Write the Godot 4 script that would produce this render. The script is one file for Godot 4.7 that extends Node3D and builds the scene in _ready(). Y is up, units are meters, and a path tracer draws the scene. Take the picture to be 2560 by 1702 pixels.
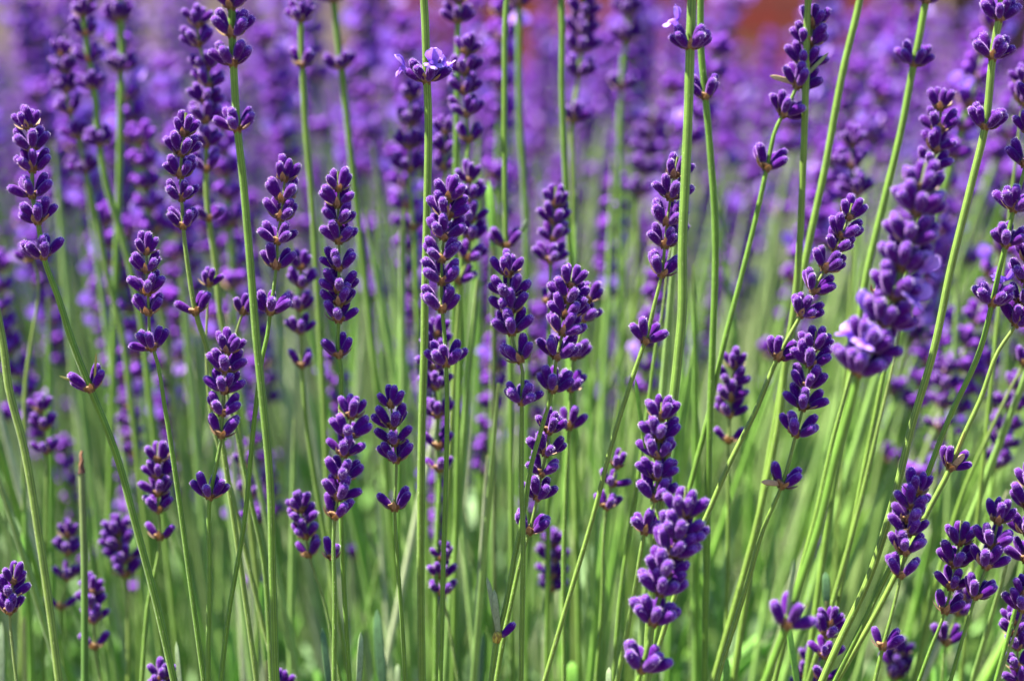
extends Node3D

# A lavender bush in the sun. Units are metres; the plane of focus stands at z = 0, the camera 0.9 m before it.

const VIOLET := Color(0.80, 0.56, 1.0)

var rng := RandomNumberGenerator.new()
var names := {}
var mat := {}
var buds: Array[Mesh] = []
var small_buds: Array[Mesh] = []
var collars: Array[Mesh] = []
var corollas: Array[Mesh] = []
var far_whorls: Array[Mesh] = []
var leaf_meshes: Array[Mesh] = []
var tones := {}
var last_stem: Node3D
var last_points := PackedVector3Array()


func _ready() -> void:
	rng.seed = 20240611
	camera_and_light()
	materials()
	setting()
	pieces()
	front_stems()
	loose_leaves()
	middle_stems()
	far_mass()
	leafy_base()


func camera_and_light() -> void:
	var cam := Camera3D.new()
	cam.name = "camera"
	add_child(cam)
	cam.position = Vector3(0, 0.74, 0.9)
	cam.rotation_degrees = Vector3(-8.0, 0, 0)
	var lens := CameraAttributesPhysical.new()
	lens.frustum_focal_length = 112.2
	lens.frustum_focus_distance = 0.897
	lens.exposure_aperture = 9.2
	lens.frustum_near = 0.05
	lens.frustum_far = 200.0
	cam.attributes = lens
	cam.fov = 12.21
	cam.near = 0.05
	cam.far = 200.0
	cam.current = true
	var around := WorldEnvironment.new()
	around.name = "daylight"
	var e := Environment.new()
	var sky_look := ProceduralSkyMaterial.new()
	sky_look.sky_top_color = Color(0.38, 0.52, 0.78)
	sky_look.sky_horizon_color = Color(0.84, 0.87, 0.90)
	sky_look.sky_curve = 0.14
	sky_look.ground_bottom_color = Color(0.30, 0.28, 0.22)
	sky_look.ground_horizon_color = Color(0.62, 0.62, 0.56)
	sky_look.sky_energy_multiplier = 1.0
	var s := Sky.new()
	s.sky_material = sky_look
	e.background_mode = Environment.BG_SKY
	e.sky = s
	e.background_energy_multiplier = 0.5
	e.tonemap_mode = Environment.TONE_MAPPER_LINEAR
	e.tonemap_exposure = 6.0
	e.sdfgi_enabled = true
	e.ssao_enabled = true
	e.ssil_enabled = true
	around.environment = e
	add_child(around)
	var sun := DirectionalLight3D.new()
	sun.name = "sun"
	sun.light_color = Color(1.0, 0.965, 0.90)
	sun.light_energy = 1.6
	sun.light_angular_distance = 0.5
	sun.shadow_enabled = true
	add_child(sun)
	# high in the sky, behind the flowers and to one side: they are lit from the back
	sun.look_at_from_position(Vector3.ZERO, -Vector3(-0.55, 1.1, -0.10))


# ---------------------------------------------------------------- helpers

func numbered(called: String) -> String:
	names[called] = names.get(called, -1) + 1
	return called if names[called] == 0 else "%s_%03d" % [called, names[called]]


func tag(o: Node, label: String, category := "", group := "", kind := "") -> void:
	if label: o.set_meta("label", label)
	if category: o.set_meta("category", category)
	if group: o.set_meta("group", group)
	if kind: o.set_meta("kind", kind)


func part(called: String, mesh: Mesh, parent: Node, m: Material = null) -> MeshInstance3D:
	var o := MeshInstance3D.new()
	o.name = called
	o.mesh = mesh
	if m: o.material_override = m
	parent.add_child(o, true)
	return o


func thing(called: String, label: String, category: String, at: Vector3, group := "") -> Node3D:
	var o := Node3D.new()
	o.name = numbered(called)
	add_child(o)
	o.position = at
	tag(o, label, category, group)
	return o


func frame(up: Vector3, turn := 0.0) -> Basis:
	var y := up.normalized()
	var x := y.cross(Vector3(0.03, 0.05, 1.0)).normalized()
	var b := Basis(x, y, x.cross(y))
	return b * Basis(Vector3.UP, turn)


# one surface out of rings of points; colours are linear base colours
class Rings:
	var v := PackedVector3Array()
	var n := PackedVector3Array()
	var c := PackedColorArray()
	var uv := PackedVector2Array()
	var idx := PackedInt32Array()

	func grid(p: Array, col: Array, w: Array, wrap := true) -> void:
		var from := v.size()
		var rows := p.size()
		var cols: int = p[0].size()
		for i in rows:
			for j in cols:
				v.append(p[i][j])
				c.append(col[i][j] if col[i] is Array else col[i])
				uv.append(Vector2(float(j) / (cols - 1), w[i]))
				var a: Vector3 = p[i][(j + 1) % (cols - 1) if wrap else mini(j + 1, cols - 1)]
				var b: Vector3 = p[i][(j - 1 + cols - 1) % (cols - 1) if wrap else maxi(j - 1, 0)]
				var up: Vector3 = p[mini(i + 1, rows - 1)][j] - p[maxi(i - 1, 0)][j]
				var nn := up.cross(a - b)
				n.append(nn.normalized() if nn.length_squared() > 1e-24 else Vector3.UP)
		for i in rows - 1:
			for j in cols - 1:
				var a := from + i * cols + j
				idx.append_array([a, a + 1, a + cols, a + 1, a + cols + 1, a + cols])

	func add_to(mesh: ArrayMesh, m: Material) -> void:
		var arr := []
		arr.resize(Mesh.ARRAY_MAX)
		arr[Mesh.ARRAY_VERTEX] = v
		arr[Mesh.ARRAY_NORMAL] = n
		arr[Mesh.ARRAY_COLOR] = c
		arr[Mesh.ARRAY_TEX_UV] = uv
		arr[Mesh.ARRAY_INDEX] = idx
		mesh.add_surface_from_arrays(Mesh.PRIMITIVE_TRIANGLES, arr)
		mesh.surface_set_material(mesh.get_surface_count() - 1, m)

	func done(m: Material) -> ArrayMesh:
		var mesh := ArrayMesh.new()
		add_to(mesh, m)
		return mesh


func spot(points: PackedVector3Array, t: float) -> Vector3:      # Catmull-Rom, t runs from 0 to size - 1
	var i := clampi(int(t), 0, points.size() - 2)
	var a := points[maxi(i - 1, 0)]
	var d := points[mini(i + 2, points.size() - 1)]
	var l := points[i].distance_to(points[i + 1])
	return points[i].cubic_interpolate_in_time(points[i + 1], a, d, (t - i), l, -a.distance_to(points[i]), l + d.distance_to(points[i + 1]))


# ---------------------------------------------------------------- materials

func speckle(w: int, h: int, base: Color, dots: Array, seed_no: int) -> ImageTexture:
	var r := RandomNumberGenerator.new()
	r.seed = seed_no
	var im := Image.create(w, h, false, Image.FORMAT_RGB8)
	im.fill(base)
	for d in dots:
		for k in d[0]:
			var x := r.randi() % w
			var y := r.randi() % h
			var l: int = 1 + r.randi() % int(d[2])
			for q in l:
				var old := im.get_pixel((x + q * int(d[3])) % w, (y + q * int(d[4])) % h)
				im.set_pixel((x + q * int(d[3])) % w, (y + q * int(d[4])) % h, old.lerp(d[1], r.randf_range(0.35, 1.0)))
	return ImageTexture.create_from_image(im)


func plain(called: String, rough: float, tint := Color.WHITE) -> StandardMaterial3D:
	var m := StandardMaterial3D.new()
	m.resource_name = called
	m.vertex_color_use_as_albedo = true
	m.albedo_color = tint
	m.roughness = rough
	m.cull_mode = BaseMaterial3D.CULL_DISABLED
	mat[called] = m
	return m


func materials() -> void:
	var velvet := plain("velvet", 0.85, VIOLET)
	velvet.metallic_specular = 0.06
	velvet.albedo_texture = speckle(96, 96, Color(0.80, 0.80, 0.82), [[2600, Color(0.52, 0.52, 0.56), 3, 0, 1], [900, Color(1, 1, 1), 3, 0, 1]], 3)
	velvet.uv1_scale = Vector3(2, 1, 1)
	velvet.rim_enabled = true
	velvet.rim = 0.65
	velvet.rim_tint = 0.7
	velvet.backlight_enabled = true
	velvet.backlight = Color(0.22, 0.16, 0.26)
	var down := plain("down", 0.9)
	down.backlight_enabled = true
	down.backlight = Color(0.8, 0.75, 0.85)
	var petal := plain("petal", 0.6)
	petal.backlight_enabled = true
	petal.backlight = Color(0.75, 0.7, 0.9)
	petal.albedo_texture = speckle(64, 64, Color(0.92, 0.92, 0.95), [[220, Color(0.75, 0.7, 0.85), 14, 0, 1]], 9)
	var stalk := plain("stalk", 0.62)
	stalk.albedo_texture = stalk_print()
	stalk.metallic_specular = 0.4
	stalk.rim_enabled = true
	stalk.rim = 0.15
	stalk.rim_tint = 0.5
	stalk.backlight_enabled = true
	stalk.backlight = Color(0.5, 0.54, 0.22)
	var leaf := plain("leaf", 0.65)
	leaf.albedo_texture = speckle(32, 128, Color(0.85, 0.85, 0.85), [[500, Color(1, 1, 1), 4, 0, 1], [300, Color(0.65, 0.68, 0.62), 6, 0, 1]], 5)
	leaf.backlight_enabled = true
	leaf.backlight = Color(0.7, 0.85, 0.4)
	var bract := plain("bract", 0.75)
	bract.albedo_texture = speckle(32, 32, Color(0.9, 0.88, 0.85), [[160, Color(0.6, 0.5, 0.42), 8, 0, 1]], 6)
	bract.backlight_enabled = true
	bract.backlight = Color(0.5, 0.4, 0.25)
	var far := plain("far_flower", 0.9, VIOLET)
	far.metallic_specular = 0.05
	far.backlight_enabled = true
	far.backlight = Color(0.36, 0.28, 0.40)
	far.rim_enabled = true
	far.rim = 0.6
	far.rim_tint = 0.7


func stalk_print() -> ImageTexture:     # eight ribs round the stalk, beaded with short pale hairs
	var r := RandomNumberGenerator.new()
	r.seed = 77
	var im := Image.create(128, 512, false, Image.FORMAT_RGB8)
	for y in 512:
		var slow := 0.5 + 0.5 * sin(y * TAU / 512.0 + 1.3 * sin(y * TAU / 256.0))
		for x in 128:
			var rib := 0.5 + 0.5 * cos(x * TAU * 8.0 / 128.0)
			var k := 0.70 + 0.16 * rib + 0.05 * slow + r.randf_range(-0.05, 0.05)
			im.set_pixel(x, y, Color(k * lerpf(0.93, 1.04, rib), k, k * lerpf(0.86, 1.0, rib)))
	for k in 1500:
		var rib := r.randi() % 8
		var x := (rib * 16 + r.randi_range(-2, 2) + 128) % 128
		var y := r.randi() % 512
		for q in r.randi_range(1, 3):
			im.set_pixel(x, (y + q) % 512, Color(0.98, 1.0, 0.92))
			im.set_pixel((x + 1) % 128, (y + q) % 512, Color(0.95, 0.97, 0.88))
	return ImageTexture.create_from_image(im)


# ---------------------------------------------------------------- the setting

func noisy(size: int, a: Color, b: Color, freq: float, seed_no: int) -> NoiseTexture2D:
	var n := FastNoiseLite.new()
	n.seed = seed_no
	n.frequency = freq
	n.fractal_octaves = 5
	var g := Gradient.new()
	g.colors = PackedColorArray([a, b])
	g.offsets = PackedFloat32Array([0.25, 0.75])
	var t := NoiseTexture2D.new()
	t.width = size
	t.height = size
	t.seamless = true
	t.noise = n
	t.color_ramp = g
	return t


func tiled(called: String, a: Color, b: Color, freq: float, scale: float, seed_no: int) -> StandardMaterial3D:
	var m := StandardMaterial3D.new()
	m.resource_name = called
	m.albedo_texture = noisy(512, a, b, freq, seed_no)
	m.uv1_triplanar = true
	m.uv1_world_triplanar = true
	m.uv1_scale = Vector3.ONE * scale
	m.roughness = 0.95
	return m


func slab(called: String, size: Vector3, at: Vector3, m: Material, parent: Node) -> MeshInstance3D:
	var b := BoxMesh.new()
	b.size = size
	var o := part(called, b, parent, m)
	o.position = at
	return o


func setting() -> void:
	var soil := tiled("soil", Color(0.20, 0.15, 0.11), Color(0.42, 0.34, 0.26), 0.03, 2.0, 4)
	var p := PlaneMesh.new()
	p.size = Vector2(160, 160)
	var g := part("ground", p, self, soil)
	tag(g, "brown earth under and around the lavender bush", "ground", "", "structure")
	var way := PlaneMesh.new()
	way.size = Vector2(14, 1.5)
	var w := part("path", way, self, tiled("gravel", Color(0.55, 0.51, 0.45), Color(0.80, 0.76, 0.68), 0.08, 3.0, 8))
	w.position = Vector3(0, 0.004, -2.95)
	tag(w, "pale gravel path beyond the lavender bush", "path", "", "structure")
	brick_wall()
	var gate := thing("garden_gate", "dark brown gate beside the red brick wall, far beyond the lavender", "gate", Vector3(0.97, 0, -4.25))
	var wood := tiled("dark_wood", Color(0.11, 0.06, 0.045), Color(0.22, 0.13, 0.09), 0.05, 3.0, 12)
	for k in 5:
		slab("plank", Vector3(0.106, 0.95, 0.03), Vector3(-0.22 + k * 0.11, 0.50, 0.0), wood, gate)
	slab("rail", Vector3(0.56, 0.08, 0.03), Vector3(0, 0.22, -0.031), wood, gate)
	slab("rail", Vector3(0.56, 0.08, 0.03), Vector3(0, 0.78, -0.031), wood, gate)
	slab("post", Vector3(0.09, 1.1, 0.09), Vector3(-0.335, 0.55, 0), wood, gate)
	slab("post", Vector3(0.09, 1.1, 0.09), Vector3(0.335, 0.55, 0), wood, gate)


func brick_wall() -> void:
	var wall := thing("brick_wall", "low red brick wall in the sun beyond the lavender", "wall", Vector3(0.19, 0, -4.3))
	var mortar := tiled("mortar", Color(0.38, 0.28, 0.24), Color(0.48, 0.38, 0.32), 0.1, 4.0, 21)
	slab("mortar", Vector3(0.80, 1.16, 0.19), Vector3(0, 0.58, 0), mortar, wall)
	var clay: Array[Material] = []
	for k in 4:
		clay.append(tiled("clay_%s" % ["red", "orange", "brown", "pink"][k], [Color(0.43, 0.16, 0.11), Color(0.48, 0.19, 0.13), Color(0.38, 0.14, 0.10), Color(0.48, 0.21, 0.16)][k], [Color(0.48, 0.21, 0.16), Color(0.52, 0.25, 0.19), Color(0.42, 0.19, 0.14), Color(0.51, 0.27, 0.22)][k], 0.06, 5.0, 30 + k))
	var brick := BoxMesh.new()
	brick.size = Vector3(0.205, 0.063, 0.10)
	for row in 16:
		for k in 4:
			var x := -0.29 + k * 0.2145 + (0.04 if row % 2 else -0.04) - 0.03
			var o := part("brick", brick, wall, clay[rng.randi() % 4])
			o.position = Vector3(x, 0.035 + row * 0.0725, 0.05 + rng.randf_range(0, 0.004))
	var side := thing("rendered_wall", "grey-brown rendered garden wall joining the red brick wall", "wall", Vector3(-2.245, 0, -4.32))
	slab("wall", Vector3(4.06, 1.25, 0.24), Vector3(0, 0.625, 0), tiled("render", Color(0.46, 0.40, 0.38), Color(0.58, 0.52, 0.48), 0.02, 2.0, 41), side)
	slab("coping", Vector3(4.06, 0.05, 0.32), Vector3(0, 1.276, 0), mortar, side)
	var other := thing("rendered_wall", "grey-brown rendered garden wall on the far side of the dark gate", "wall", Vector3(3.40, 0, -4.32))
	slab("wall", Vector3(4.1, 1.25, 0.24), Vector3(0, 0.625, 0), mat.get("x", tiled("render_shade", Color(0.50, 0.42, 0.36), Color(0.60, 0.52, 0.44), 0.02, 2.0, 43)), other)
	slab("coping", Vector3(4.1, 0.05, 0.32), Vector3(0, 1.276, 0), mortar, other)


# ---------------------------------------------------------------- pieces of a flower (a bud is one unit long)

func bud_shape(r: Rings, x: Transform3D, segs: int, rows: Array, tip: float, bend: float, ribs: float, hue: float) -> void:
	var p := []
	var col := []
	var w := []
	for row in rows:
		var t: float = row[0]
		var ring := []
		for j in segs + 1:
			var a := TAU * j / segs
			var rad: float = row[1] * (1.0 + (ribs * cos(a * 8.0) if t < 0.84 and t > 0.08 else 0.0))
			if t > 0.86: rad *= tip
			ring.append(x * Vector3(cos(a) * rad + bend * t * t, t, sin(a) * rad))
		p.append(ring)
		w.append(t)
		var low := Color(0.17, 0.10, 0.16)
		var mid := Color(0.060 + hue * 0.026, 0.0035, 0.148 + hue * 0.05)
		var top := Color(0.19, 0.06, 0.42)
		var c := low.lerp(mid, smoothstep(0.02, 0.26, t)).lerp(top, smoothstep(0.72, 0.98, t) * (0.55 + 0.35 * hue))
		var v := VIOLET.srgb_to_linear()
		col.append(Color(c.r / v.r, c.g / v.g, c.b / v.b))
	r.grid(p, col, w)


func hairs(r: Rings, count: int, length: float, prof: Array, bend: float) -> void:      # the white down of the calyx
	for k in count:
		var t := rng.randf_range(0.06, 1.0)
		if rng.randf() < 0.35: t = rng.randf_range(0.82, 1.0)
		var rad := 0.0
		for i in prof.size() - 1:
			if t >= prof[i][0] and t <= prof[i + 1][0]:
				rad = lerpf(prof[i][1], prof[i + 1][1], inverse_lerp(prof[i][0], prof[i + 1][0], t))
		var a := rng.randf() * TAU
		var out_ := Vector3(cos(a), lerpf(0.1, 1.2, smoothstep(0.7, 1.0, t)) + rng.randf_range(-0.3, 0.5), sin(a)).normalized()
		var foot := Vector3(cos(a) * rad + bend * t * t, t, sin(a) * rad)
		var side := out_.cross(Vector3.UP).normalized() * 0.0045
		var tip := foot + out_ * length * rng.randf_range(0.5, 1.2) + Vector3(rng.randf_range(-1, 1), rng.randf_range(-1, 1), rng.randf_range(-1, 1)) * length * 0.3
		var c := Color(0.33, 0.18, 0.58).lerp(Color(0.70, 0.60, 0.85), smoothstep(0.7, 0.9, t))
		r.grid([[foot - side, foot + side], [tip - side * 0.3, tip + side * 0.3]], [c, c], [0.0, 1.0], false)


func pieces() -> void:
	var full := [[0.0, 0.07], [0.03, 0.10], [0.10, 0.14], [0.22, 0.175], [0.36, 0.20], [0.52, 0.216], [0.66, 0.218], [0.77, 0.206], [0.84, 0.19], [0.88, 0.175], [0.93, 0.158], [0.97, 0.125], [0.995, 0.07], [1.005, 0.0]]
	var young := [[0.0, 0.07], [0.03, 0.12], [0.12, 0.16], [0.28, 0.20], [0.45, 0.225], [0.60, 0.222], [0.74, 0.20], [0.85, 0.16], [0.93, 0.11], [0.985, 0.06], [1.0, 0.0]]
	for k in 6:
		var r := Rings.new()
		var bend := rng.randf_range(-0.08, 0.10)
		bud_shape(r, Transform3D.IDENTITY, 16, full, rng.randf_range(0.85, 1.12), bend, 0.045, rng.randf())
		var m := r.done(mat.velvet)
		var h := Rings.new()
		hairs(h, 150, 0.066, full, bend)
		h.add_to(m, mat.down)
		buds.append(m)
	for k in 3:
		var r := Rings.new()
		bud_shape(r, Transform3D.IDENTITY, 16, young, 1.0, 0.04 * k, 0.05, 0.3 * k)
		var m := r.done(mat.velvet)
		var h := Rings.new()
		hairs(h, 150, 0.055, young, 0.04 * k)
		h.add_to(m, mat.down)
		small_buds.append(m)
	for k in 4: collars.append(collar(k))
	collars.append(bare_node())
	for k in 3: corollas.append(corolla(k))
	for k in 6: far_whorls.append(far_whorl(k))
	for k in 4: leaf_meshes.append(leaf_shape(k, Color(0.15, 0.36, 0.045) if k % 2 == 0 else Color(0.22, 0.37, 0.16)))


func flap(r: Rings, at: Transform3D, length: float, width: float, curl: float, base: Color, tip: Color) -> void:   # a pointed papery bract
	var p := []
	var col := []
	var w := []
	for i in 6:
		var t := i / 5.0
		var half := width * 0.5 * pow(sin(PI * clampf(0.16 + 0.84 * t, 0, 1)), 0.8) * (1.0 if t < 0.99 else 0.0) + 0.00003
		var ring := []
		for j in 5:
			var u := j / 4.0 * 2.0 - 1.0
			ring.append(at * Vector3(u * half, t * length, -curl * t * t * length + u * u * half * 0.5))
		p.append(ring)
		col.append(base.lerp(tip, t))
		w.append(t)
	r.grid(p, col, w, false)


func collar(k: int) -> Mesh:      # the node under a whorl: a small brown cup and its papery bracts, in units of a bud
	var r := Rings.new()
	var p := []
	var col := []
	var w := []
	for row in [[-0.20, 0.17], [-0.10, 0.20], [0.0, 0.27], [0.08, 0.34], [0.16, 0.36], [0.20, 0.30], [0.18, 0.10]]:
		var ring := []
		for j in 13:
			var a := TAU * j / 12
			ring.append(Vector3(cos(a) * row[1], row[0] + 0.04 * sin(a * 3 + k), sin(a) * row[1] * 0.9))
		p.append(ring)
		w.append(row[0])
		col.append(Color(0.16, 0.13, 0.035).lerp(Color(0.26, 0.15, 0.06), clampf((row[0] + 0.2) * 3, 0, 1)))
	r.grid(p, col, w)
	var count := 4 + k % 3
	for j in count:
		var a := TAU * (j + rng.randf_range(-0.2, 0.2)) / count
		var tilt := rng.randf_range(0.7, 1.15)
		var b := Basis(Vector3.UP, a) * Basis(Vector3.RIGHT, tilt)
		flap(r, Transform3D(b, Basis(Vector3.UP, a) * Vector3(0, -0.06, 0.2)), rng.randf_range(0.35, 0.7), rng.randf_range(0.22, 0.38), rng.randf_range(-0.15, 0.25), Color(0.27, 0.19, 0.09), Color(0.48, 0.38, 0.29))
	return r.done(mat.bract)


func bare_node() -> Mesh:
	var r := Rings.new()
	var p := []
	for row in [[-0.3, 0.16], [-0.1, 0.22], [0.1, 0.21], [0.25, 0.14]]:
		var ring := []
		for j in 11: ring.append(Vector3(cos(TAU * j / 10) * row[1], row[0], sin(TAU * j / 10) * row[1]))
		p.append(ring)
	var c := Color(0.42, 0.40, 0.04)
	r.grid(p, [c, c, c, Color(0.2, 0.26, 0.04)], [0, 0.3, 0.6, 1])
	return r.done(mat.bract)


func petal(r: Rings, at: Transform3D, length: float, width: float, curl: float, dark: Color, pale: Color) -> void:
	var p := []
	var col := []
	var w := []
	for i in 7:
		var t := i / 6.0
		var half := width * 0.5 * lerpf(0.45, 1.0, smoothstep(0.0, 0.6, t)) * sqrt(maxf(0.0, 1.0 - pow(t, 5.0))) + 0.004
		var ring := []
		for j in 7:
			var u := j / 6.0 * 2.0 - 1.0
			var wave := 0.03 * sin(u * 5.0 + t * 4.0) * t
			ring.append(at * Vector3(u * half, t * length, curl * t * t * length - u * u * half * 0.25 + wave))
		p.append(ring)
		col.append(dark.lerp(pale, t * 0.6))
		w.append(t)
	r.grid(p, col, w, false)


func corolla(k: int) -> Mesh:       # an open lavender flower: a tube, two upper lobes and three lower ones, in units of a bud
	var r := Rings.new()
	var p := []
	var col := []
	var w := []
	for row in [[0.70, 0.12], [0.9, 0.13], [1.1, 0.16], [1.25, 0.22], [1.34, 0.30]]:
		var ring := []
		for j in 13:
			var a := TAU * j / 12
			ring.append(Vector3(cos(a) * row[1], row[0], sin(a) * row[1]))
		p.append(ring)
		w.append(row[0])
		col.append(Color(0.50, 0.25, 0.58).lerp(Color(0.30, 0.14, 0.66), clampf((row[0] - 0.7) * 1.6, 0, 1)))
	r.grid(p, col, w)
	var dark := Color(0.33, 0.11, 0.62)
	var pale := Color(0.68, 0.52, 0.88)
	for a in [-0.45, 0.45]:
		petal(r, Transform3D(Basis(Vector3.UP, a + 0.1 * k) * Basis(Vector3.RIGHT, -0.35 - 0.1 * k), Basis(Vector3.UP, a) * Vector3(0, 1.24, -0.18)), 0.85, 0.80, 0.25, dark, pale)
	for a in [PI - 0.85, PI, PI + 0.85]:
		petal(r, Transform3D(Basis(Vector3.UP, a) * Basis(Vector3.RIGHT, -0.95 - 0.12 * k), Basis(Vector3.UP, a) * Vector3(0, 1.26, -0.20)), 0.52, 0.46, -0.35, dark, pale)
	return r.done(mat.petal)


func bud_places(n: int, split: bool, top: bool, turn: float) -> Array:     # [angle round the stalk, tilt outward, height, length, young]
	var out := []
	if split:
		var each := int(ceil(n / 2.0))
		for s in 2:
			for k in each:
				if out.size() >= n: break
				var spread := (k - (each - 1) / 2.0) * (0.75 if each < 4 else 0.55)
				out.append([turn + PI * s + spread + rng.randf_range(-0.12, 0.12), rng.randf_range(0.55, 0.85) - 0.22 * (k % 2), 0.12 * (k % 2), rng.randf_range(0.88, 1.06), rng.randf() < 0.15])
		return out
	var inner := 0 if n < 5 else (2 if n < 7 else 3)
	if top: inner = mini(2, n - 2)
	var outer := n - inner
	for k in outer:
		out.append([turn + TAU * k / outer + rng.randf_range(-0.2, 0.2), (rng.randf_range(0.5, 0.75) if top else rng.randf_range(0.70, 1.02)), rng.randf_range(-0.05, 0.08), rng.randf_range(0.86, 1.04), rng.randf() < 0.2])
	for k in inner:
		out.append([turn + 0.5 + TAU * k / maxi(inner, 1) + rng.randf_range(-0.3, 0.3), (rng.randf_range(0.12, 0.3) if top else rng.randf_range(0.42, 0.62)), rng.randf_range(0.06, 0.18), rng.randf_range(0.9, 1.08), rng.randf() < 0.2])
	return out


func bud_place(q: Array, base: float) -> Transform3D:
	var b := Basis(Vector3.UP, q[0]) * Basis(Vector3.BACK, -q[1])       # leans away from the stalk along +x, then turns round it
	var foot := Basis(Vector3.UP, q[0]) * Vector3(base, q[2], 0)
	return Transform3D((b * Basis(Vector3.UP, q[0] * 3.0)).scaled_local(Vector3.ONE * q[3]), foot)


func far_whorl(k: int) -> Mesh:       # a whole whorl in one piece, for stems too far out of focus to tell its buds apart
	var r := Rings.new()
	var prof := [[0.0, 0.10], [0.2, 0.21], [0.5, 0.265], [0.8, 0.245], [0.95, 0.17], [1.0, 0.0]]
	var n := 6 + k % 3
	for q in bud_places(n, k == 5, k == 0, rng.randf() * TAU):
		bud_shape(r, bud_place(q, 0.2), 7, prof, 1.0, 0.0, 0.0, rng.randf() * 0.7 - 0.1)
	var m := r.done(mat.far_flower)
	if k == 3 or k == 1:
		var f := Rings.new()
		for j in 2:
			var x := bud_place([rng.randf() * TAU, 0.7, 0.1, 1.0], 0.2)
			petal(f, x * Transform3D(Basis(Vector3.UP, rng.randf() * TAU), Vector3(0, 1.0, 0)), 0.8, 0.8, 0.2, Color(0.33, 0.11, 0.62), Color(0.68, 0.52, 0.88))
			petal(f, x * Transform3D(Basis(Vector3.UP, rng.randf() * TAU) * Basis(Vector3.RIGHT, -0.8), Vector3(0, 1.0, 0)), 0.6, 0.6, 0.2, Color(0.33, 0.11, 0.62), Color(0.68, 0.52, 0.88))
		f.add_to(m, mat.petal)
	var c := Rings.new()
	var p := []
	for row in [[-0.2, 0.17], [0.0, 0.27], [0.14, 0.36], [0.18, 0.1]]:
		var ring := []
		for j in 8: ring.append(Vector3(cos(TAU * j / 7) * row[1], row[0], sin(TAU * j / 7) * row[1]))
		p.append(ring)
	c.grid(p, [Color(0.16, 0.13, 0.04), Color(0.24, 0.15, 0.06), Color(0.36, 0.24, 0.13), Color(0.3, 0.2, 0.1)], [0, 0.3, 0.6, 1])
	for j in 3:
		var a := TAU * j / 3 + k
		flap(c, Transform3D(Basis(Vector3.UP, a) * Basis(Vector3.RIGHT, 0.9), Basis(Vector3.UP, a) * Vector3(0, -0.05, 0.2)), 0.8, 0.4, 0.1, Color(0.3, 0.2, 0.09), Color(0.50, 0.36, 0.24))
	c.add_to(m, mat.bract)
	return m


func stalk_shape(points: PackedVector3Array, thick: float, top_share: float, segs: int, step: float, green: Color, r: Rings = null) -> Rings:
	# a four-angled ribbed stalk along the points (from the top down), thinner towards the top
	if r == null: r = Rings.new()
	var p := []
	var col := []
	var w := []
	var total := 0.0
	for i in points.size() - 1: total += points[i].distance_to(points[i + 1])
	var gone := 0.0
	for i in points.size() - 1:
		var l := points[i].distance_to(points[i + 1])
		var n := maxi(1, int(ceil(l / step)))
		for k in n + (1 if i == points.size() - 2 else 0):
			var t := i + float(k) / n
			var here := spot(points, t)
			var ahead := spot(points, minf(t + 0.02, points.size() - 1.0)) - spot(points, maxf(t - 0.02, 0.0))
			var b := frame(-ahead)
			var f := gone + l * k / n
			var rad := thick * 0.5 * lerpf(top_share, 1.0, smoothstep(0.0, 0.075, f))
			var ring := []
			for j in segs + 1:
				var a := TAU * j / segs
				var q := rad * (1.0 + (0.07 * cos(a * 4.0) + 0.035 * cos(a * 8.0) if segs >= 12 else 0.0))
				ring.append(here + b * Vector3(cos(a) * q, 0, sin(a) * q))
			ring.reverse()
			p.append(ring)
			w.append(f / 0.012)
			col.append(green.lerp(Color(0.26, 0.26, 0.13), 0.55 * (1.0 - smoothstep(0.0, 0.05, f))))
		gone += l
	r.grid(p, col, w)
	return r


func stalk_down(points: PackedVector3Array, thick: float, top_share: float) -> Rings:      # short white hairs on the ribs
	var r := Rings.new()
	var gone := 0.0
	var c := Color(0.72, 0.76, 0.55)
	for i in points.size() - 1:
		var l := points[i].distance_to(points[i + 1])
		for k in int(l / 0.00013):
			if gone + l * k / (l / 0.00013) > 0.26: return r
			var t := i + rng.randf()
			var here := spot(points, t)
			var b := frame(spot(points, maxf(t - 0.02, 0.0)) - spot(points, minf(t + 0.02, points.size() - 1.0)))
			var a := TAU * (rng.randi() % 8 + rng.randf_range(-0.12, 0.12)) / 8.0
			var rad := thick * 0.5 * lerpf(top_share, 1.0, smoothstep(0.0, 0.075, gone + l * (t - i))) * 1.03
			var way := b * Vector3(cos(a), rng.randf_range(-0.5, 0.3), sin(a))
			var foot := here + b * Vector3(cos(a), 0, sin(a)) * rad
			var side := way.cross(b.y).normalized() * 0.000035
			var tip := foot + way * rng.randf_range(0.00010, 0.00026)
			r.grid([[foot - side, foot + side], [tip - side * 0.4, tip + side * 0.4]], [c, c], [0.0, 1.0], false)
		gone += l
	return r


func leaf_shape(k: int, green: Color) -> Mesh:        # a narrow leaf with rolled edges, one unit long
	var r := Rings.new()
	var p := []
	var col := []
	var w := []
	for i in 11:
		var t := i / 10.0
		var half := 0.052 * pow(maxf(0.0, sin(PI * clampf(0.10 + 0.90 * t, 0, 1))), 0.33) * (0.75 + 0.25 * t)
		if i == 10: half = 0.004
		var ring := []
		for j in 9:
			var a := TAU * j / 8
			var x := cos(a) * half
			var y := sin(a) * half * 0.38 - (absf(cos(a)) * half * 0.35 if sin(a) < 0.3 else -absf(cos(a)) * half * 0.2)
			ring.append(Vector3(x, t, y + (0.06 + 0.05 * k) * t * t))
		p.append(ring)
		col.append(green.lerp(green * 1.25, t))
		w.append(t * 2.0)
	r.grid(p, col, w)
	return r.done(mat.leaf)


# ---------------------------------------------------------------- lavender that can be told apart

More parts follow.
